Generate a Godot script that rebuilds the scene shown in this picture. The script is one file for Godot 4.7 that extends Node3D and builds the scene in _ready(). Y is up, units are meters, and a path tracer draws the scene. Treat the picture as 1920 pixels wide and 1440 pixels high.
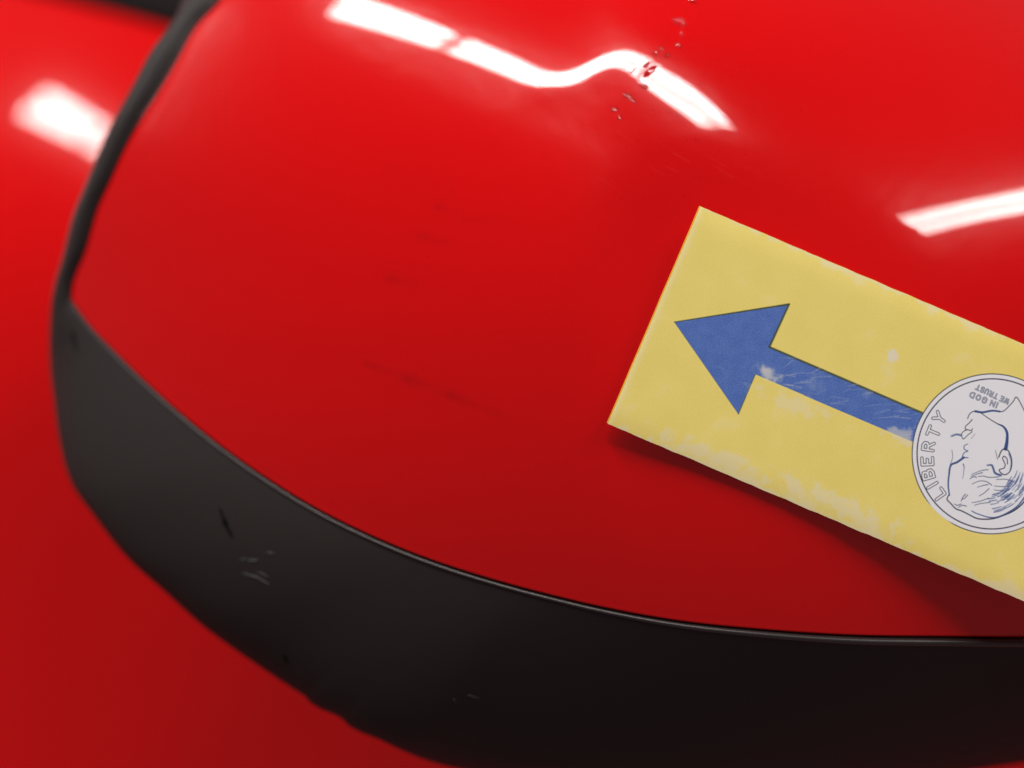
extends Node3D
# A red car's mirror seen close up, with a yellow arrow card held against it. Sizes below are in millimetres round a point one metre above the floor.

const UP := 1000.0
var rng := RandomNumberGenerator.new()


func W(x: float, y: float, z: float) -> Vector3:
	return Vector3(x, y + UP, z) * 0.001


func lin(r: float, g: float, b: float) -> Color:
	return Color(r, g, b).linear_to_srgb()


# ---------------------------------------------------------------- shapes
func sheet(rows: Array, closed: bool, flip := false, uv_of = null) -> ArrayMesh:
	# a smooth skin over rows of points
	var m := rows.size()
	var n: int = rows[0].size()
	var v := PackedVector3Array()
	var nr := PackedVector3Array()
	var uv := PackedVector2Array()
	var idx := PackedInt32Array()
	for i in m:
		v.append_array(rows[i])
	nr.resize(v.size())
	var last := n if closed else n - 1
	for i in m - 1:
		for j in last:
			var a := i * n + j
			var b := i * n + (j + 1) % n
			var c := a + n
			var d := b + n
			var f := (v[d] - v[a]).cross(v[c] - v[b])
			if flip:
				f = -f
				idx.append_array([a, b, c, b, d, c])
			else:
				idx.append_array([a, c, b, b, c, d])
			nr[a] += f
			nr[b] += f
			nr[c] += f
			nr[d] += f
	for i in v.size():
		nr[i] = nr[i].normalized()
	if uv_of != null:
		uv.resize(v.size())
		for i in v.size():
			uv[i] = uv_of.call(v[i])
	var arr := []
	arr.resize(Mesh.ARRAY_MAX)
	arr[Mesh.ARRAY_VERTEX] = v
	arr[Mesh.ARRAY_NORMAL] = nr
	arr[Mesh.ARRAY_INDEX] = idx
	if uv.size():
		arr[Mesh.ARRAY_TEX_UV] = uv
	var am := ArrayMesh.new()
	am.add_surface_from_arrays(Mesh.PRIMITIVE_TRIANGLES, arr)
	return am


func obj(called: String, mesh: Mesh, mat: Material, parent: Node = self, at := Vector3.ZERO) -> MeshInstance3D:
	var o := MeshInstance3D.new()
	o.name = called
	o.mesh = mesh
	o.material_override = mat
	o.position = at
	parent.add_child(o, true)
	return o


func tag(o: Node, label: String, category: String, group := "") -> void:
	o.set_meta("label", label)
	o.set_meta("category", category)
	if group:
		o.set_meta("group", group)


# ---------------------------------------------------------------- the mirror's shapes
# each row: edge of the painted cap (x, y), edge of the black housing (x, y), depth of the housing's side
var ring := [
	[-35.2, 58.9, -42.9, 58.6, 6.0], [-37.0, 54.4, -44.5, 53.6, 6.0], [-38.7, 51.0, -45.4, 50.4, 6.0], [-41.9, 47.4, -46.7, 48.0, 6.0],
	[-44.2, 43.0, -49.0, 44.6, 6.0], [-46.5, 39.0, -51.5, 39.8, 6.0], [-49.0, 35.3, -54.1, 35.3, 6.0], [-51.6, 31.0, -56.3, 31.3, 6.5],
	[-53.6, 27.1, -58.3, 27.1, 6.5], [-55.3, 24.1, -60.1, 23.6, 7.0], [-57.9, 17.3, -62.4, 17.1, 7.5], [-59.2, 15.0, -63.6, 14.2, 8.0],
	[-59.9, 12.7, -64.2, 12.0, 8.0], [-59.9, 11.6, -64.6, 9.8, 8.5], [-58.8, 10.1, -64.8, 6.4, 9.0], [-57.0, 8.1, -64.7, 3.0, 10.0],
	[-52.9, 4.5, -63.6, -2.0, 11.0], [-48.3, 0.7, -62.2, -7.7, 12.0], [-43.0, -3.4, -60.0, -13.1, 13.0], [-36.6, -7.9, -56.2, -17.5, 14.0],
	[-30.5, -11.7, -51.4, -22.7, 15.0], [-23.5, -15.5, -45.6, -27.3, 16.0], [-18.1, -17.9, -39.7, -32.0, 16.5], [-13.5, -19.7, -33.2, -36.3, 17.0],
	[0.0, -23.7, -14.3, -46.6, 17.5], [4.7, -24.8, -9.7, -49.1, 22.0], [9.3, -25.8, -2.8, -50.6, 22.8], [18.6, -27.4, 8.3, -52.3, 24.2],
	[29.6, -28.5, 23.0, -53.6, 26.1], [40.2, -29.2, 37.9, -53.4, 27.8], [49.8, -29.5, 52.3, -52.2, 28.0], [59.9, -29.9, 67.8, -50.7, 28.0],
	[81.3, -30.8, 93.9, -49.2, 28.0], [105.0, -31.0, 116.0, -43.0, 20.0], [119.0, -24.0, 131.0, -31.0, 13.0], [127.0, -8.0, 137.0, -10.0, 9.0],
	[126.0, 16.0, 134.0, 19.0, 8.0], [115.0, 42.0, 122.0, 47.0, 8.0], [94.0, 62.0, 98.0, 69.0, 8.0], [66.0, 74.0, 68.0, 82.0, 8.0],
	[30.0, 82.0, 29.0, 90.0, 8.0], [-5.0, 81.0, -9.0, 88.0, 8.0], [-25.0, 73.0, -31.0, 78.0, 7.0], [-33.7, 64.0, -41.3, 66.0, 6.0],
]
var knots := PackedFloat32Array()


func cap_z(x: float, y: float) -> float:
	# a convex shell with a soft crease near its upper edge
	var a := x - 32.19331
	var b := y - 4.35222
	var z := -0.5 - a * a / 202.32984 - b * b / (107.67894 * (1.9 if b < 0 else 1.0)) - 0.00361 * a * 5.0 * log(1.0 + exp((b - 9.0) / 5.0))
	var t := y - 29.35407 - 0.0023 * (x - 11.88245)
	var s := 1.0 / (1.0 + exp(clampf(-(x - 11.88245) / 2.13925, -40, 40))) * exp(-pow(maxf(x - 16.88245, 0.0) / 25.30861, 2.0))
	z += (0.17555 * t + 0.007576 * t * absf(t)) * s * exp(-pow(t / (17.52595 if t > 0 else 20.48654), 2.0))
	for w in [[0.18835, 8.24951, 37.02903, 0.4915, 7.54498, 2.74375], [-0.06111, 0.41259, 33.78117, -0.44492, 22.86011, 2.40385], [-0.07924, 17.00521, 36.77005, -0.74337, 7.80354, 2.62139]]:
		var dx: float = x - w[1]
		var dy: float = y - w[2]
		var p: float = (dx * cos(w[3]) + dy * sin(w[3])) / w[4]
		var q: float = (-dx * sin(w[3]) + dy * cos(w[3])) / w[5]
		z += w[0] * exp(-p * p - q * q)
	return z


func cap_point(x: float, y: float, lift := 0.0) -> Vector3:
	return W(x, y, cap_z(x, y) + lift)


func cap_normal(x: float, y: float) -> Vector3:
	return Vector3(cap_z(x - 0.05, y) - cap_z(x + 0.05, y), cap_z(x, y - 0.05) - cap_z(x, y + 0.05), 0.1).normalized()


func along(u: float) -> PackedFloat32Array:
	# a smooth closed curve through the rows of ring
	var n := ring.size()
	if knots.is_empty():
		for i in n:
			knots.append(maxf(Vector2(ring[i][0] - ring[(i + 1) % n][0], ring[i][1] - ring[(i + 1) % n][1]).length(), 0.6))
	var i := int(floor(u))
	var f := u - i
	var p0: Array = ring[posmod(i - 1, n)]
	var p1: Array = ring[posmod(i, n)]
	var p2: Array = ring[posmod(i + 1, n)]
	var p3: Array = ring[posmod(i + 2, n)]
	var h0 := knots[posmod(i - 1, n)]
	var h1 := knots[posmod(i, n)]
	var h2 := knots[posmod(i + 1, n)]
	var out := PackedFloat32Array()
	var f2 := f * f
	var f3 := f2 * f
	for k in 5:
		var d0: float = (p1[k] - p0[k]) / h0
		var d1: float = (p2[k] - p1[k]) / h1
		var d2: float = (p3[k] - p2[k]) / h2
		var m1 := (d0 * h1 + d1 * h0) / (h0 + h1) * h1
		var m2 := (d1 * h2 + d2 * h1) / (h1 + h2) * h1
		out.append((2 * f3 - 3 * f2 + 1) * p1[k] + (f3 - 2 * f2 + f) * m1 + (-2 * f3 + 3 * f2) * p2[k] + (f3 - f2) * m2)
	return out


func outward(u: float) -> Vector2:
	var a := along(u - 0.03)
	var b := along(u + 0.03)
	var t := Vector2(b[0] - a[0], b[1] - a[1]).normalized()
	return Vector2(t.y, -t.x)   # the curve runs anticlockwise as seen from the camera


func bead(u: float) -> float:
	return lerpf(0.14, 0.24, smoothstep(14, 19, u)) + 0.24 * smoothstep(25, 31, u) - 0.3 * smoothstep(33, 36, u)


func nubs(u: float) -> float:
	# two small moulded steps on the housing's lower edge
	return 0.36 * (smoothstep(23.33, 23.38, u) * smoothstep(23.55, 23.42, u) + smoothstep(23.58, 23.63, u) * smoothstep(23.86, 23.67, u))


func face_point(u: float, f: float, lift := 0.0) -> Vector3:
	# a point on the housing's face, f running from the cap's edge to the outline
	var p := along(u)
	var o := outward(u)
	var r := bead(u)
	var i := Vector2(p[0], p[1]) + o * (0.2 + 2.0 * r)
	var q := i.lerp(Vector2(p[2], p[3]), f)
	q += o * (nubs(u) * pow(f, 8.0))
	var m := (0.45 * smoothstep(12.0, 16.0, u) + 0.25 * smoothstep(23.5, 29.0, u)) * smoothstep(40.0, 36.0, u)
	return W(q.x, q.y, cap_z(p[0], p[1]) - 0.05 - p[4] * (m * f + (1.0 - m) * (1.0 - sqrt(maxf(1.0 - f * f, 0.0)))) + lift)


func cap_mesh() -> ArrayMesh:
	var c := Vector2(30, 14)
	var us := PackedFloat32Array()
	for i in ring.size():
		for k in 12:
			us.append(i + k / 12.0)
	var edge := PackedVector2Array()
	var outs := PackedVector2Array()
	for u in us:
		var p := along(u)
		edge.append(Vector2(p[0], p[1]))
		outs.append(outward(u))
	var rows := []
	var m := 110
	for i in m + 1:
		var f := maxf(float(i) / m, 0.004)
		var row := PackedVector3Array()
		for j in us.size():
			var q := c.lerp(edge[j] - outs[j] * 0.35, f)
			row.append(cap_point(q.x, q.y))
		rows.append(row)
	for k in range(1, 7):   # the rolled rim
		var a := minf(k, 5) * PI / 10.0
		var row := PackedVector3Array()
		for j in us.size():
			var e := edge[j] - outs[j] * 0.35
			var q := e + outs[j] * 0.35 * sin(a)
			row.append(W(q.x, q.y, cap_z(e.x, e.y) - 0.35 * (1 - cos(a)) - (1.4 if k == 6 else 0.0)))
		rows.append(row)
	return sheet(rows, true, false, func(v: Vector3): return Vector2((v.x * 1000.0 + 70.0) / 210.0, 1.0 - (v.y * 1000.0 - UP + 45.0) / 140.0))


func housing_meshes() -> Array:
	var us := PackedFloat32Array()
	for i in ring.size():
		var cuts := 60 if i == 23 else 10
		for k in cuts:
			us.append(i + k / float(cuts))
	var rows := []
	for k in 9 + 26 + 4:
		rows.append(PackedVector3Array())
	for u in us:
		var p := along(u)
		var e := Vector2(p[0], p[1])
		var o := outward(u)
		var z := cap_z(p[0], p[1])
		var r := bead(u)
		var q := e - o * 0.9
		rows[0].append(W(q.x, q.y, z - 1.3))
		q = e + o * 0.1
		rows[1].append(W(q.x, q.y, z - 1.2))
		for k in 7:   # the bead that frames the cap
			var a := PI * (1.0 - k / 6.0)
			q = e + o * (0.2 + r + r * cos(a))
			rows[2 + k].append(W(q.x, q.y, z - 0.05 + r * sin(a) * 1.1))
		for k in 26:
			rows[9 + k].append(face_point(u, sin((k + 0.4) / 25.4 * PI / 2)))
		var b := Vector2(p[2], p[3]) + o * nubs(u)
		var zo := z - p[4]
		rows[35].append(W(b.x, b.y, zo - 8))
		q = b.lerp(Vector2(30, 14), 0.04)
		rows[36].append(W(q.x, q.y, zo - 16))
		q = b.lerp(Vector2(30, 14), 0.12)
		rows[37].append(W(q.x, q.y, zo - 20))
		q = b.lerp(Vector2(30, 14), 0.9)
		rows[38].append(W(q.x, q.y, zo * 0.2 - 50))
	return [sheet(rows.slice(8), true), sheet(rows.slice(0, 9), true)]


func door_z(x: float, y: float) -> float:
	# the door swells outward below its windows
	var a := 84.0 * tanh((x + 95.64) / 84.0)
	var b := 84.0 * tanh((y - 57.48) / 84.0)
	return -184.0 + 0.14216 * a - 0.5926 * b - 0.00766 * a * a / 2 - 0.0112 * b * b / 2 - 0.00015 * a * b


func door_mesh() -> ArrayMesh:
	var rows := []
	for i in 111:
		var row := PackedVector3Array()
		for j in 121:
			var x := -330.0 + j * 6.0
			var y := 290.0 - i * 5.5
			row.append(W(x, y, door_z(x, y)))
		rows.append(row)
	# wrap round to a back face so that the panel has thickness
	for side in [0, 110]:
		var back := PackedVector3Array()
		for v in rows[side]:
			back.append(v - Vector3(0, 0, 0.03))
		if side == 0:
			rows.push_front(back)
		else:
			rows.append(back)
	return sheet(rows, false, true)


# ---------------------------------------------------------------- the card's print
const CW := 2048
const CH := 640
const CARD := Vector2(85.0, 26.5)
var pr := PackedFloat32Array()
var pg := PackedFloat32Array()
var pb := PackedFloat32Array()
var tx := CW / 85.0


func art(x: float, y: float) -> Vector2:
	# the drawing's own units -> millimetres on the card
	var a := 327.0 + x / 4.0
	var b := 272.0 + y / 4.0
	return Vector2(a * 0.9198 + b * 0.3923, -a * 0.3923 + b * 0.9198) * 0.06


func ink(i: int, c: Color, k: float) -> void:
	pr[i] += (c.r - pr[i]) * k
	pg[i] += (c.g - pg[i]) * k
	pb[i] += (c.b - pb[i]) * k


func stroke(pts: Array, r0: float, r1: float, c: Color, strength := 1.0, soft := 0.5) -> void:
	# a pen line in millimetres whose half width runs from r0 to r1
	var n := pts.size() - 1
	for s in n:
		var a: Vector2 = pts[s] * tx
		var b: Vector2 = pts[s + 1] * tx
		var ra := lerpf(r0, r1, float(s) / n) * tx
		var rb := lerpf(r0, r1, float(s + 1) / n) * tx
		var pad := maxf(ra, rb) + soft + 1.0
		var ab := b - a
		var l2 := maxf(ab.length_squared(), 1e-6)
		for y in range(maxi(0, int(minf(a.y, b.y) - pad)), mini(CH, int(maxf(a.y, b.y) + pad) + 1)):
			for x in range(maxi(0, int(minf(a.x, b.x) - pad)), mini(CW, int(maxf(a.x, b.x) + pad) + 1)):
				var p := Vector2(x + 0.5, y + 0.5)
				var t := clampf((p - a).dot(ab) / l2, 0, 1)
				var d := p.distance_to(a + ab * t) - lerpf(ra, rb, t)
				var k := clampf(0.5 - d / (2.0 * soft), 0, 1)
				if k > 0.0:
					ink(y * CW + x, c, k * strength)


func artline(pts: Array, r0: float, r1: float, c: Color, strength := 1.0, soft := 0.5) -> void:
	# pts in the drawing's units, rounded through its corners
	var mm := []
	for i in pts.size() - 1:
		var p0: Vector2 = pts[maxi(i - 1, 0)]
		var p3: Vector2 = pts[mini(i + 2, pts.size() - 1)]
		for k in 4:
			var q := (pts[i] as Vector2).cubic_interpolate(pts[i + 1], p0, p3, k / 4.0)
			mm.append(art(q.x, q.y))
	mm.append(art(pts[-1].x, pts[-1].y))
	stroke(mm, r0 * 1.3, r1 * 1.3, c, strength, soft)


var glyphs := {
	"L": [[[0, 1], [0, 0], [0.55, 0]]], "I": [[[0, 1], [0, 0]]],
	"B": [[[0, 0.5], [0.35, 0.53], [0.53, 0.64], [0.53, 0.88], [0.35, 1], [0, 1], [0, 0], [0.38, 0], [0.6, 0.15], [0.6, 0.4], [0.35, 0.53]]],
	"E": [[[0.55, 1], [0, 1], [0, 0], [0.55, 0]], [[0, 0.5], [0.42, 0.5]]],
	"R": [[[0, 0], [0, 1], [0.36, 1], [0.55, 0.86], [0.55, 0.64], [0.36, 0.5], [0, 0.5]], [[0.3, 0.5], [0.6, 0]]],
	"T": [[[0, 1], [0.7, 1]], [[0.35, 1], [0.35, 0]]], "Y": [[[0, 1], [0.33, 0.5], [0.66, 1]], [[0.33, 0.5], [0.33, 0]]],
	"W": [[[0, 1], [0.2, 0], [0.42, 0.85], [0.64, 0], [0.84, 1]]], "U": [[[0, 1], [0, 0.25], [0.15, 0], [0.45, 0], [0.6, 0.25], [0.6, 1]]],
	"S": [[[0.55, 0.85], [0.4, 1], [0.15, 1], [0, 0.85], [0, 0.65], [0.15, 0.53], [0.4, 0.47], [0.55, 0.35], [0.55, 0.15], [0.4, 0], [0.15, 0], [0, 0.15]]],
	"N": [[[0, 0], [0, 1], [0.6, 0], [0.6, 1]]],
	"G": [[[0.6, 0.82], [0.42, 1], [0.18, 1], [0, 0.8], [0, 0.2], [0.18, 0], [0.42, 0], [0.6, 0.2], [0.6, 0.45], [0.35, 0.45]]],
	"O": [[[0.3, 1], [0.08, 0.85], [0, 0.5], [0.08, 0.15], [0.3, 0], [0.54, 0.15], [0.62, 0.5], [0.54, 0.85], [0.3, 1]]],
	"D": [[[0, 0], [0, 1], [0.32, 1], [0.6, 0.75], [0.6, 0.25], [0.32, 0], [0, 0]]],
}


func glyph(ch: String, base: Vector2, read: Vector2, up: Vector2, sx: float, sy: float, r: float, line: float, dark: Color, fill: Color) -> void:
	# an outlined letter: a dark stroke with a paler one on top
	for pass_no in 2:
		for poly in glyphs[ch]:
			var mm := []
			for q in poly:
				var p: Vector2 = base + read * (q[0] * sx) + up * (q[1] * sy)
				mm.append(art(p.x, p.y))
			var rr := r + line if pass_no == 0 else r
			stroke(mm, rr * 0.015, rr * 0.015, dark if pass_no == 0 else fill, 0.95 if pass_no == 0 else 1.0, 0.6)


func text_line(text: String, from: Vector2, to: Vector2, sy: float, r: float, line: float, dark: Color, fill: Color) -> void:
	var read := (to - from).normalized()
	var up := Vector2(read.y, -read.x)
	var adv := []
	var total := 0.0
	for ch in text:
		var w := 0.35
		if ch != " ":
			w = 0.0
			for poly in glyphs[ch]:
				for q in poly:
					w = maxf(w, q[0])
			w += 0.42
		adv.append(w)
		total += w
	var sx := (to - from).length() / total
	var at := from
	for i in text.length():
		if text[i] != " ":
			glyph(text[i], at + read * sx * 0.2 - up * sy * 0.5, read, up, sx, sy, r, line, dark, fill)
		at += read * adv[i] * sx


func noise(sd: int, freq: float, octaves := 4) -> PackedByteArray:
	var f := FastNoiseLite.new()
	f.seed = sd
	f.frequency = freq
	f.fractal_octaves = octaves
	return f.get_image(CW, CH, false, false, false).get_data()


func card_texture() -> ImageTexture:
	var n := CW * CH
	pr.resize(n)
	pg.resize(n)
	pb.resize(n)
	var big := noise(3, 0.006)
	var mid := noise(5, 0.022, 3)
	var fine := noise(7, 0.25, 3)
	var yellow := Color(0.952, 0.892, 0.505)
	var pale := Color(0.92, 0.905, 0.845)
	var white := Color(0.942, 0.962, 0.985)
	var dark := Color(0.17, 0.19, 0.27)
	var blue := Color(0.345, 0.475, 0.765)
	for i in n:
		var k := (big[i] - 128) / 128.0 * 0.014 + (fine[i] - 128) / 128.0 * 0.04
		pr[i] = yellow.r + k
		pg[i] = yellow.g + k
		pb[i] = yellow.b + k * 1.6
	# the arrow
	var arrow := PackedVector2Array([Vector2(2.35, 13.1), Vector2(13.4, 6.2), Vector2(13.25, 11.5), Vector2(38, 11.6), Vector2(38, 15.0), Vector2(13.0, 14.95), Vector2(13.0, 19.8)])
	for y in range(int(5 * tx), int(21 * tx)):
		for x in range(int(2 * tx), int(38 * tx)):
			if Geometry2D.is_point_in_polygon(Vector2(x + 0.5, y + 0.5) / tx, arrow):
				var i := y * CW + x
				var k := (fine[i] - 128) / 128.0 * 0.12 + (mid[i] - 128) / 128.0 * 0.03
				ink(i, Color(blue.r + k, blue.g + k, blue.b + k * 0.7), 1.0)
	var trim := Color(0.27, 0.31, 0.22)
	stroke([arrow[0], arrow[1]], 0.05, 0.1, trim, 0.9, 0.8)
	stroke([arrow[1], arrow[2], arrow[3]], 0.1, 0.12, trim, 0.85, 1.2)
	stroke([arrow[5], arrow[6]], 0.05, 0.06, trim, 0.7, 0.8)
	stroke([arrow[6], arrow[0]], 0.03, 0.03, Color(0.36, 0.42, 0.55), 0.6, 0.8)
	# wear: rubbed edges, pale patches and scratches
	for y in CH:
		for x in CW:
			var i := y * CW + x
			var u := x / tx
			var v := y / tx
			var b := (big[i] - 128) / 128.0
			var m := (mid[i] - 128) / 128.0
			var top := smoothstep(maxf(0.12, 0.45 + m * 0.9) + maxf(b, 0) * 2.6 * smoothstep(8, 14, u), 0.05, v)
			var low := smoothstep(maxf(0.12, 0.5 + m * 1.3) + maxf(b + 0.2, 0) * 2.8 * smoothstep(5, 12, u), 0.05, 26.5 - v)
			var left := smoothstep(maxf(0.3, 0.95 + m * 0.5), 0.1, u) * 0.6
			var k := clampf(maxf(maxf(top, low), left), 0, 1) * 0.58
			k = maxf(k, smoothstep(0.30, 0.75, b) * 0.2)
			k = maxf(k, smoothstep(0.9, 0.3, Vector2(u - 26.3, v - 6.9).length() + m * 0.5) * 0.85)   # a rubbed spot
			k = maxf(k, smoothstep(1.6, 0.2, Vector2((u - 14.2) * 0.9, (v - 14.1) * 1.3).length() + m * 1.1) * 0.75)   # wear at the neck of the arrow
			k = maxf(k, smoothstep(1.5, 0.3, Vector2((u - 12.5) * 0.18, v - 25.3).length() + m * 1.2) * 0.5)
			k = maxf(k, smoothstep(1.6, 0.3, Vector2((u - 27) * 0.16, v - 24.8).length() + m * 1.4) * 0.5)
			k = maxf(k, smoothstep(1.2, 0.2, Vector2((u - 18.5) * 0.2, v - 16.4).length() + m * 1.1) * 0.4)
			k = maxf(k, smoothstep(1.3, 0.2, Vector2((u - 31) * 0.5, v - 14.9).length() + m * 1.1) * 0.6)
			if k > 0.004:
				ink(i, pale, k)
	rng.seed = 11
	for s in 46:   # short rubs across the shaft
		var a := Vector2(rng.randf_range(13, 32), rng.randf_range(11.8, 15.2))
		var d := Vector2(rng.randf_range(0.5, 2.2), -rng.randf_range(0.3, 1.2))
		stroke([a, a + d * 0.5, a + d], 0.02, 0.06, pale, rng.randf_range(0.08, 0.4), 1.6)
	# the coin
	var centre := art(872, 764)
	for y in range(int((centre.y - 9.3) * tx), int((centre.y + 9.3) * tx)):
		for x in range(int((centre.x - 9.3) * tx), int((centre.x + 9.3) * tx)):
			var i := y * CW + x
			var d := (Vector2(x + 0.5, y + 0.5) / tx).distance_to(centre)
			var e := (fine[i] - 128) / 128.0 * 0.012
			ink(i, Color(white.r + e, white.g + e, white.b + e), clampf((9.06 - d) * 20.0, 0, 1))
	for ringed in [[9.0, 0.045], [8.45, 0.06]]:
		for s in 180:
			var a := s / 180.0 * TAU
			var p := art(872 + cos(a) * 10, 764 + sin(a) * 10) - centre
			var p2 := art(872 + cos(a + TAU / 180) * 10, 764 + sin(a + TAU / 180) * 10) - centre
			var strength := 0.95
			if ringed[0] > 8.8:
				strength = 0.95 - 0.9 * smoothstep(0.28, 0.12, absf(a - 2.28)) - 0.3 * smoothstep(0.5, 0.2, absf(a - 0.9))
			stroke([centre + p.normalized() * ringed[0], centre + p2.normalized() * ringed[0]], ringed[1], ringed[1], dark, strength, 0.7)
	for l in [["L", 470, 1063, -0.81, 0.58], ["I", 424, 1000, -0.86, 0.51], ["B", 392, 920, -0.96, 0.28], ["E", 386, 818, -1.0, 0.04], ["R", 393, 708, -0.99, -0.15], ["T", 432, 600, -0.92, -0.38], ["Y", 478, 495, -0.81, -0.58]]:
		var up := Vector2(l[3], l[4]).normalized()
		var read := Vector2(-up.y, up.x)
		var wide: float = {"I": 0.0, "T": 0.7, "Y": 0.66}.get(l[0], 0.58)
		glyph(l[0], Vector2(l[1], l[2]) - read * (wide * 46.0) - up * 40.0, read, up, 92, 80, 7.2, 4.8, Color(0.17, 0.19, 0.26), white)
	var grey := Color(0.33, 0.38, 0.5)
	text_line("WE TRUST", Vector2(1002, 378), Vector2(748, 258), 36, 2.2, 3.2, grey, Color(0.78, 0.79, 0.83))
	text_line("IN GOD", Vector2(918, 403), Vector2(700, 313), 38, 2.2, 3.2, grey, Color(0.78, 0.79, 0.83))
	# a plain head in profile, chin up
	var deep := Color(0.24, 0.34, 0.56)
	var V := func(a: Array) -> Array:
		var o := []
		for k in range(0, a.size(), 2):
			o.append(Vector2(a[k], a[k + 1]))
		return o
	artline(V.call([1200, 640, 1150, 520, 1100, 410, 1056, 338, 1030, 372, 968, 436, 930, 447, 870, 440, 800, 448, 738, 444, 704, 464, 688, 500]), 0.035, 0.03, dark)
	artline(V.call([930, 446, 870, 440, 800, 452, 745, 444]), 0.07, 0.09, deep)
	artline(V.call([722, 506, 702, 530, 674, 556, 672, 580, 692, 583, 716, 590, 724, 572]), 0.035, 0.03, dark, 0.85)
	artline(V.call([690, 582, 656, 596, 642, 622, 656, 652, 690, 622, 722, 598]), 0.03, 0.03, dark, 0.8)
	artline(V.call([641, 625, 604, 618, 566, 632]), 0.06, 0.05, deep, 0.7, 2.0)
	artline(V.call([745, 612, 715, 650]), 0.02, 0.02, dark, 0.5)
	artline(V.call([570, 735, 575, 790, 556, 850]), 0.025, 0.025, dark, 0.6)
	artline(V.call([690, 690, 664, 702, 664, 730, 690, 742, 662, 756, 650, 790, 692, 792]), 0.03, 0.04, deep, 0.8)
	artline(V.call([660, 790, 610, 826, 562, 850, 548, 925, 543, 1000, 552, 1075]), 0.09, 0.05, deep, 0.9, 0.8)
	artline(V.call([655, 840, 662, 870, 652, 950]), 0.05, 0.02, deep, 0.6)
	artline(V.call([548, 1072, 534, 1104, 562, 1135, 600, 1175, 645, 1192, 700, 1220, 750, 1245, 800, 1254, 880, 1250, 950, 1228, 1040, 1188, 1115, 1122, 1180, 1020]), 0.04, 0.06, dark, 0.9)
	artline(V.call([720, 1192, 760, 1212, 850, 1240, 920, 1236, 1000, 1200, 1070, 1150, 1130, 1070]), 0.04, 0.07, deep, 0.8)
	artline(V.call([790, 458, 850, 500, 912, 537, 958, 556, 988, 600, 988, 670, 976, 728]), 0.03, 0.05, dark, 0.9)
	artline(V.call([915, 540, 958, 562, 984, 606, 984, 670, 974, 726]), 0.03, 0.16, deep, 0.85, 1.2)
	artline(V.call([922, 790, 940, 745, 962, 727, 992, 738, 1016, 790, 1020, 850, 1004, 898, 970, 920, 938, 906, 928, 882, 962, 870, 970, 842, 952, 800, 962, 782, 984, 800, 988, 840]), 0.045, 0.035, dark, 0.85)
	artline(V.call([1000, 760, 1018, 820, 1010, 885]), 0.07, 0.05, deep, 0.5, 1.4)
	artline(V.call([898, 738, 914, 806]), 0.03, 0.03, dark, 0.5)
	artline(V.call([835, 850, 868, 848, 880, 870, 896, 908, 940, 925]), 0.05, 0.09, deep, 0.7, 1.4)
	for h in [[705, 952, 730, 936, 756, 939], [718, 918, 790, 890, 842, 882], [715, 932, 770, 912, 800, 905], [768, 935, 806, 930, 850, 940, 925, 936], [722, 990, 775, 968, 830, 972, 870, 998], [762, 1014, 810, 1000, 842, 994], [775, 1080, 812, 1058, 850, 1024], [720, 1130, 780, 1120, 846, 1096], [740, 1150, 790, 1136, 860, 1128], [905, 956, 980, 955, 1040, 975], [890, 1005, 960, 1010, 1000, 1008], [888, 1034, 950, 1042], [640, 1120, 652, 1090, 672, 1066], [646, 1105, 668, 1096, 688, 1072], [590, 1140, 612, 1150, 640, 1140], [620, 1165, 650, 1150, 680, 1156]]:
		artline(V.call(h), 0.025, 0.035, dark.lerp(deep, 0.5), 0.7, 0.8)
	for s in 64:   # combed strands at the back of the head
		var a := rng.randf_range(0.1, 1.15)
		var r := rng.randf_range(235, 375)
		var c := Vector2(790, 860)
		var pts := []
		for k in 4:
			pts.append(c + Vector2(cos(a + k * 0.07), sin(a + k * 0.07)) * (r - k * 3))
		artline(pts, 0.02, 0.035, deep, rng.randf_range(0.25, 0.7), 1.2)
	# paper speckle over everything
	var img := Image.create(CW, CH, false, Image.FORMAT_RGBA8)
	for y in CH:
		for x in CW:
			var i := y * CW + x
			img.set_pixel(x, y, Color(pr[i], pg[i], pb[i]))
	return ImageTexture.create_from_image(img)


func card_point(u: float, v: float, z: float) -> Vector3:
	var bend := 0.25 * sin(u * 0.07) - 0.0006 * pow(v - 13.0, 2.0)
	return W(21.36 + 0.9267 * u - 0.3952 * v, 20.05 - 0.3952 * u - 0.9267 * v, z - 1.5 + bend)


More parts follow.
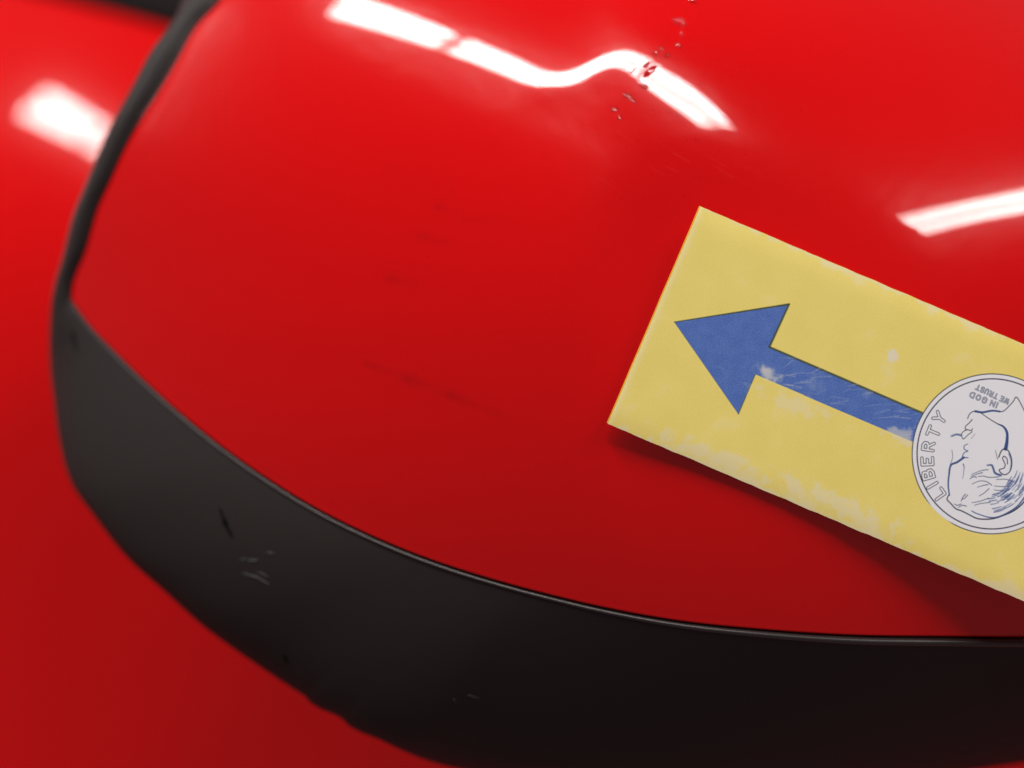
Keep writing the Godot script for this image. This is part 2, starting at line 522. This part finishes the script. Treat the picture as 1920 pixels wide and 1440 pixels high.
func card_mesh(u0: float, v0: float, v1: float, z0: float, z1: float, ragged: float) -> ArrayMesh:
	# a thin slip of card with slightly uneven cut edges
	var f := FastNoiseLite.new()
	f.seed = 21
	f.frequency = 0.35
	var rows := []
	var nu := 160
	var nv := 12
	for i in nu + 1:
		var u := lerpf(u0, 85.0, float(i) / nu)
		var ta := v0 + f.get_noise_2d(u, 3.0) * ragged
		var tb := v1 + f.get_noise_2d(u, 40.0) * ragged
		var row := PackedVector3Array()
		for j in nv + 1:
			var v := lerpf(ta, tb, float(j) / nv)
			var uu := u + (f.get_noise_2d(v, 90.0) * ragged if i == 0 else 0.0)
			var e := 0.05 if j == 0 or j == nv else 0.0
			row.append(card_point(uu, v, z1 - e))
		for j in nv + 1:
			var v := lerpf(tb, ta, float(j) / nv)
			var uu := u + (f.get_noise_2d(v, 90.0) * ragged if i == 0 else 0.0)
			row.append(card_point(uu, v, z0))
		rows.append(row)
	for side in [0, nu]:   # close both ends
		var end := PackedVector3Array()
		var n: int = rows[0].size()
		var src: PackedVector3Array = rows[0] if side == 0 else rows[-1]
		for j in n:
			end.append((src[j] + src[n - 1 - j]) * 0.5)
		if side == 0:
			rows.push_front(end)
		else:
			rows.append(end)
	var uv := func(p: Vector3) -> Vector2:
		var d := Vector2(p.x * 1000.0 - 21.36, 20.05 - (p.y * 1000.0 - UP))
		return Vector2(clampf((d.x * 0.9198 + d.y * 0.3923) / 85.64, 0.002, 0.998), clampf((-d.x * 0.3923 + d.y * 0.9198) / 26.7, 0.004, 0.996))
	return sheet(rows, true, false, uv)


# ---------------------------------------------------------------- small things
func paint_texture() -> ImageTexture:
	# the cap's red with the faint rub marks that it carries
	var w := 1680
	var h := 1120
	var px := 8.0
	var red := lin(0.65, 0.0002, 0.0010)
	var img := Image.create(w, h, false, Image.FORMAT_RGBA8)
	img.fill(red)
	for mark in [[-17.5, 2.5, -12.5, 0.7, 0.5, 0.15], [-12.5, 0.7, -7.4, -1.2, 0.7, 0.16], [-7.4, -1.2, -1.8, -3.4, 0.5, 0.2], [-14.6, 12.6, -11.6, 11.9, 0.7, 0.16], [-11.0, 17.6, -8.0, 16.7, 0.5, 0.13], [-8.9, 21.0, -6.8, 20.3, 0.5, 0.13], [-6.0, 19.5, 2.0, 18.2, 0.4, 0.06], [-31.5, -10.2, -28.4, -11.8, 0.35, 0.1], [-15.0, 26.0, -9.0, 24.0, 0.8, 0.05]]:
		var a := Vector2((mark[0] + 70) * px, (95 - mark[1]) * px)
		var b := Vector2((mark[2] + 70) * px, (95 - mark[3]) * px)
		var r: float = mark[4] * px
		for y in range(int(minf(a.y, b.y) - r * 3), int(maxf(a.y, b.y) + r * 3)):
			for x in range(int(minf(a.x, b.x) - r * 3), int(maxf(a.x, b.x) + r * 3)):
				var p := Vector2(x, y)
				var t := clampf((p - a).dot(b - a) / (b - a).length_squared(), 0, 1)
				var d := p.distance_to(a.lerp(b, t)) / r
				var k: float = 0.45 * mark[5] * exp(-d * d) * (0.7 + 0.3 * sin(t * 5.0 + 1.0))
				var c := img.get_pixel(x, y)
				img.set_pixel(x, y, c.lerp(Color(0.16, 0.03, 0.04), k))
	rng.seed = 31
	for k in 900:   # dust and fine specks
		var p := Vector2(rng.randfn(16, 9), rng.randfn(33, 7)) if k < 420 else Vector2(rng.randf_range(-55, 65), rng.randf_range(-28, 52))
		var q := Vector2i(int((p.x + 70) * px), int((95 - p.y) * px))
		if q.x > 1 and q.y > 1 and q.x < w - 2 and q.y < h - 2:
			var dust := Color(0.95, 0.42, 0.46) if rng.randf() < 0.7 else Color(0.3, 0.02, 0.03)
			var much := rng.randf_range(0.04, 0.22)
			img.set_pixelv(q, img.get_pixelv(q).lerp(dust, much))
			if rng.randf() < 0.4:
				q.x += 1
				img.set_pixelv(q, img.get_pixelv(q).lerp(dust, much * 0.7))
	for k in 26:   # hair-thin wiping scratches below the light streak
		var a := Vector2(rng.randf_range(8, 26), rng.randf_range(24, 33))
		var d := Vector2(rng.randf_range(1.5, 6), 0).rotated(rng.randf_range(-0.75, -0.4))
		var much := rng.randf_range(0.02, 0.07)
		for i in 60:
			var p := a + d * (i / 60.0)
			var q := Vector2i(int((p.x + 70) * px), int((95 - p.y) * px))
			img.set_pixelv(q, img.get_pixelv(q).lerp(Color(0.95, 0.45, 0.5), much))
	return ImageTexture.create_from_image(img)


func mark_mesh(path: Array, width: float) -> ArrayMesh:
	# a thin blade-shaped mark lying on the housing's face
	var rows := []
	for i in 13:
		var t := i / 12.0
		var k := t * (path.size() - 1)
		var a: Vector2 = path[mini(int(k), path.size() - 2)]
		var b: Vector2 = path[mini(int(k), path.size() - 2) + 1]
		var c := a.lerp(b, k - int(minf(k, path.size() - 2)))
		var p := face_point(c.x, c.y)
		var q := face_point(lerpf(path[0].x, path[-1].x, minf(t + 0.05, 1.05)), lerpf(path[0].y, path[-1].y, minf(t + 0.05, 1.05)))
		var n := (face_point(c.x + 0.1, c.y) - p).cross(face_point(c.x, c.y + 0.02) - p).normalized()
		if n.z < 0:
			n = -n
		var s := n.cross((face_point(path[-1].x, path[-1].y) - face_point(path[0].x, path[0].y)).normalized()) * width * 0.0005 * (sin(PI * (t * 0.9 + 0.05)) * (0.75 + 0.25 * sin(t * 17.0)))
		rows.append(PackedVector3Array([p - s - n * 0.00005, p - s * 0.6 + n * 0.00005, p + n * 0.00008, p + s * 0.6 + n * 0.00005, p + s - n * 0.00005]))
	return sheet(rows, false, rows[0][4].y < rows[0][0].y)


func drop_mesh(sd: int) -> ArrayMesh:
	# a flattened bead of water with an uneven rim, one unit in radius
	var f := FastNoiseLite.new()
	f.seed = sd
	f.frequency = 0.8
	var rows := []
	for i in 13:
		var a := PI * i / 12.0
		var row := PackedVector3Array()
		for j in 24:
			var b := TAU * j / 24.0
			var r := maxf(sin(a), 0.002) * (1.0 + 0.42 * f.get_noise_2d(cos(b) * 1.3, sin(b) * 1.3))
			row.append(Vector3(cos(b) * r, sin(b) * r, cos(a) * (0.95 if a < PI / 2 else 0.25)))
		rows.append(row)
	return sheet(rows, true, true)


func lamp(called: String, at: Vector3, dir: Vector3, length: float, wide: float, gap: float, energy: float, steel: Material, glow: Material, label: String) -> void:
	var z := Vector3.UP
	var x := dir.normalized()
	var b := Basis(x, z.cross(x), z)
	var root := Node3D.new()
	root.name = called
	root.transform = Transform3D(b, at)
	add_child(root, true)
	tag(root, label, "ceiling light", "fluorescent ceiling lights over the car")
	var tray := BoxMesh.new()
	tray.size = Vector3(length + 0.03, wide + 0.02, 0.06)
	obj("tray", tray, steel, root, Vector3(0, 0, 0.04))
	for s in [-1, 1]:
		var tube := BoxMesh.new()
		tube.size = Vector3(length, (wide - gap) / 2, 0.012)
		obj("tube", tube, glow, root, Vector3(0, s * (wide + gap) / 4, 0.002))
		var l := AreaLight3D.new()
		l.name = "tube_light"
		l.area_normalize_energy = false
		l.area_size = Vector2(length, (wide - gap) / 2)
		l.light_energy = energy
		l.light_color = Color(1.0, 0.985, 0.965)
		l.shadow_enabled = true
		l.area_range = 12.0
		l.area_attenuation = 2.0
		l.position = Vector3(0, s * (wide + gap) / 4, -0.008)
		root.add_child(l, true)


func _ready() -> void:
	# camera, surroundings and lamps
	var cam := Camera3D.new()
	cam.name = "camera"
	cam.position = W(0, 0, 200)
	cam.fov = rad_to_deg(2.0 * atan(43.2 / 200.0))
	cam.near = 0.01
	cam.far = 50.0
	var lens := CameraAttributesPhysical.new()
	lens.frustum_focal_length = 50.0
	lens.frustum_focus_distance = 0.203
	lens.exposure_aperture = 7.4
	cam.attributes = lens
	add_child(cam)
	cam.fov = rad_to_deg(2.0 * atan(43.2 / 200.0))
	var env := Environment.new()
	env.background_mode = Environment.BG_COLOR
	env.background_color = lin(0.165, 0.108, 0.112)
	env.tonemap_mode = Environment.TONE_MAPPER_LINEAR
	env.tonemap_exposure = 1.07
	env.sdfgi_enabled = true
	env.ssao_enabled = true
	env.ssil_enabled = true
	var we := WorldEnvironment.new()
	we.name = "surroundings"
	we.environment = env
	add_child(we)
	var steel := StandardMaterial3D.new()
	steel.albedo_color = lin(0.7, 0.7, 0.7)
	steel.roughness = 0.5
	var glow := StandardMaterial3D.new()
	glow.albedo_color = lin(0.8, 0.8, 0.8)
	glow.emission_enabled = true
	glow.emission = Color(1.0, 0.985, 0.965)
	glow.emission_energy_multiplier = 2.0
	var rd := Vector3(0.553, 0, 0.833)
	var mid := Vector3(-0.385, 2.5, 0.89)
	for f in [[-0.96, -0.555, "fluorescent light above the red door, at the far end of its row"], [-0.505, 0.19, "fluorescent light above the mirror, in the middle of its row"], [0.235, 1.04, "longest fluorescent light of the row above the mirror, beside the crease"]]:
		lamp("fluorescent_light", mid + rd * (f[0] + f[1]) / 2, rd, f[1] - f[0], 0.19, 0.028, 11.6, steel, glow, f[2])
	lamp("fluorescent_light", Vector3(1.368 + 0.369 * 0.36, 2.5, 1.656 - 0.93 * 0.36), Vector3(0.369, 0, -0.93), 1.72, 0.235, 0.034, 8.6, steel, glow, "twin fluorescent light hanging apart from the row, above the card")
	lamp("fluorescent_light", Vector3(-2.3, 2.5, -0.35), Vector3(1, 0, 0), 1.9, 0.2, 0.03, 11.6, steel, glow, "fluorescent light hanging over the roof of the car, away from the row")

	# materials
	var orange_peel := NoiseTexture2D.new()
	orange_peel.width = 1536
	orange_peel.height = 1024
	orange_peel.as_normal_map = true
	orange_peel.bump_strength = 4.0
	var pn := FastNoiseLite.new()
	pn.seed = 4
	pn.frequency = 0.03
	pn.fractal_octaves = 2
	orange_peel.noise = pn
	var paint := StandardMaterial3D.new()
	paint.albedo_color = lin(0.65, 0.0002, 0.0010)
	paint.roughness = 0.2
	paint.metallic_specular = 0.2
	paint.clearcoat_enabled = true
	paint.clearcoat = 0.88
	paint.clearcoat_roughness = 0.03
	var cap_paint: StandardMaterial3D = paint.duplicate()
	cap_paint.albedo_color = Color.WHITE
	cap_paint.albedo_texture = paint_texture()
	cap_paint.normal_enabled = true
	cap_paint.normal_texture = orange_peel
	cap_paint.normal_scale = 0.03
	cap_paint.texture_repeat = false
	var plastic := StandardMaterial3D.new()
	plastic.albedo_color = lin(0.021, 0.0175, 0.0172)
	plastic.roughness = 0.58
	plastic.metallic_specular = 0.3
	var lip: StandardMaterial3D = plastic.duplicate()
	lip.roughness = 0.33
	lip.metallic_specular = 0.54
	var rubber := StandardMaterial3D.new()
	rubber.albedo_color = lin(0.012, 0.01, 0.01)
	rubber.roughness = 0.8
	rubber.metallic_specular = 0.15
	var face := StandardMaterial3D.new()
	face.albedo_texture = card_texture()
	face.roughness = 0.75
	face.metallic_specular = 0.25
	face.texture_repeat = false
	var backing := StandardMaterial3D.new()
	backing.albedo_color = lin(0.82, 0.46, 0.03)
	backing.roughness = 0.7
	var gouge := StandardMaterial3D.new()
	gouge.albedo_color = lin(0.004, 0.004, 0.004)
	gouge.roughness = 0.9
	gouge.metallic_specular = 0.1
	var scuff := StandardMaterial3D.new()
	scuff.albedo_color = lin(0.045, 0.045, 0.05)
	scuff.roughness = 0.6
	var water := StandardMaterial3D.new()
	water.albedo_color = Color(1, 1, 1, 0)
	water.roughness = 0.02
	water.refraction_enabled = true
	water.refraction_scale = 0.04

	# the car
	var car := Node3D.new()
	car.name = "red_car"
	add_child(car)
	tag(car, "glossy red car with a black-framed door mirror seen close up", "car")
	obj("door_panel", door_mesh(), paint, car)
	obj("mirror_cap", cap_mesh(), cap_paint, car)
	var shells := housing_meshes()
	var housing := obj("mirror_housing", shells[0], plastic, car)
	obj("edge_lip", shells[1], lip, housing)
	var arm_rows := []
	for i in 5:
		var row := PackedVector3Array()
		for j in 32:
			var c := TAU * j / 32.0
			row.append(W(40.0 + cos(c) * 22.0, 25.0 + sin(c) * 13.0, -38.0 - i * 44.0))
		arm_rows.append(row)
	obj("mirror_arm", sheet(arm_rows, true), plastic, car)
	var trim_rows := []
	for i in 41:
		var t := i / 40.0
		var row := PackedVector3Array()
		var base := Vector2(lerpf(-230, 72, t), lerpf(128.5, 33.0, t))
		for j in 11:   # a rounded strip standing proud of the door
			var c := PI * (j / 10.0)
			var q := base + Vector2(0.3, 0.954) * (9.0 - 9.0 * cos(c))
			row.append(W(q.x, q.y, door_z(q.x, q.y) - 1.0 + 4.5 * pow(sin(c), 0.5)))
		trim_rows.append(row)
	obj("window_trim", sheet(trim_rows, false), rubber, car)
	for g in [[[Vector2(14.72, 0.23), Vector2(15.4, 0.36)], 0.9], [[Vector2(20.04, 0.30), Vector2(20.36, 0.36), Vector2(20.68, 0.41)], 1.0], [[Vector2(23.05, 0.82), Vector2(23.12, 0.86)], 0.8]]:
		obj("gouge", mark_mesh(g[0], g[1]), gouge, housing)
	for g in [[[Vector2(21.38, 0.55), Vector2(21.6, 0.52), Vector2(21.86, 0.51)], 0.34], [[Vector2(21.5, 0.49), Vector2(21.72, 0.475)], 0.22], [[Vector2(21.2, 0.47), Vector2(21.3, 0.43)], 0.5], [[Vector2(21.1, 0.5), Vector2(21.16, 0.46)], 0.3], [[Vector2(21.22, 0.36), Vector2(21.34, 0.34)], 0.3], [[Vector2(24.56, 0.55), Vector2(24.86, 0.55)], 0.2], [[Vector2(24.3, 0.6), Vector2(24.4, 0.6)], 0.12]]:
		obj("scuff", mark_mesh(g[0], g[1]), scuff, housing)

	# the card
	var card := Node3D.new()
	card.name = "arrow_card"
	add_child(card)
	tag(card, "worn yellow card with a blue arrow and a printed coin, held against the red mirror", "card")
	obj("printed_face", card_mesh(0.0, 0.0, 26.5, 0.02, 0.28, 0.075), face, card)
	obj("backing_sheet", card_mesh(-0.15, -0.08, 26.45, -0.22, 0.0, 0.06), backing, card)

	# drops of water along the crease
	var shapes := [drop_mesh(1), drop_mesh(2), drop_mesh(3), drop_mesh(4)]
	var drops := [
		[21.71, 46.05, 0.36, 0.23, -30, "elongated water drop on the red cap, highest of the trail"], [20.05, 43.15, 0.54, 0.27, -32, "large slanted water drop alone on plain red above the light streak"],
		[20.16, 41.56, 0.17, 0.15, 0, "tiny round water drop just below the large slanted drop"], [19.61, 40.05, 0.26, 0.2, -35, "oval water drop on red between the tiny round drop and the cluster of three"],
		[17.60, 39.61, 0.24, 0.19, 30, "topmost water drop in the cluster of three above the light streak"], [16.97, 39.01, 0.28, 0.23, -20, "water drop of the cluster of three that almost touches the light streak"],
		[18.27, 38.72, 0.29, 0.18, 25, "flat water drop at the outer side of the cluster of three"], [15.79, 37.55, 0.33, 0.18, 40, "small slanted water drop inside the white light streak"],
		[16.24, 36.74, 0.72, 0.25, 42, "longest water drop, lying across the white light streak"], [14.25, 36.88, 0.32, 0.09, 45, "thin sliver of water at the lower edge of the light streak"],
		[15.55, 34.88, 0.42, 0.2, -28, "slanted water drop just under the light streak"], [13.53, 33.80, 0.36, 0.21, -15, "upper water drop of a touching pair below the light streak"],
		[14.08, 33.21, 0.34, 0.16, -42, "lower water drop of a touching pair below the light streak"], [12.06, 32.21, 0.29, 0.21, 5, "oval water drop second from the bottom of the trail"],
		[12.61, 31.09, 0.26, 0.16, -10, "flat water drop at the bottom end of the trail"], [19.47, 31.36, 0.17, 0.11, 0, "tiny speck of water under the middle of the streak, nearer the card"],
		[18.40, 31.58, 0.12, 0.09, 0, "smallest speck of water, beside another speck under the streak"],
	]
	for i in drops.size():
		var d: Array = drops[i]
		var n := cap_normal(d[0], d[1])
		var x := (Vector3(1, 0, 0) - n * n.x).normalized().rotated(n, deg_to_rad(d[4]))
		var o := obj("water_drop", shapes[i % 4], water, self, cap_point(d[0], d[1]))
		o.basis = Basis(x, n.cross(x), n) * Basis.from_scale(Vector3(d[2], d[3], minf(d[2], d[3])) * 0.0014)
		tag(o, d[5], "water drop", "water drops trailing over the red cap")
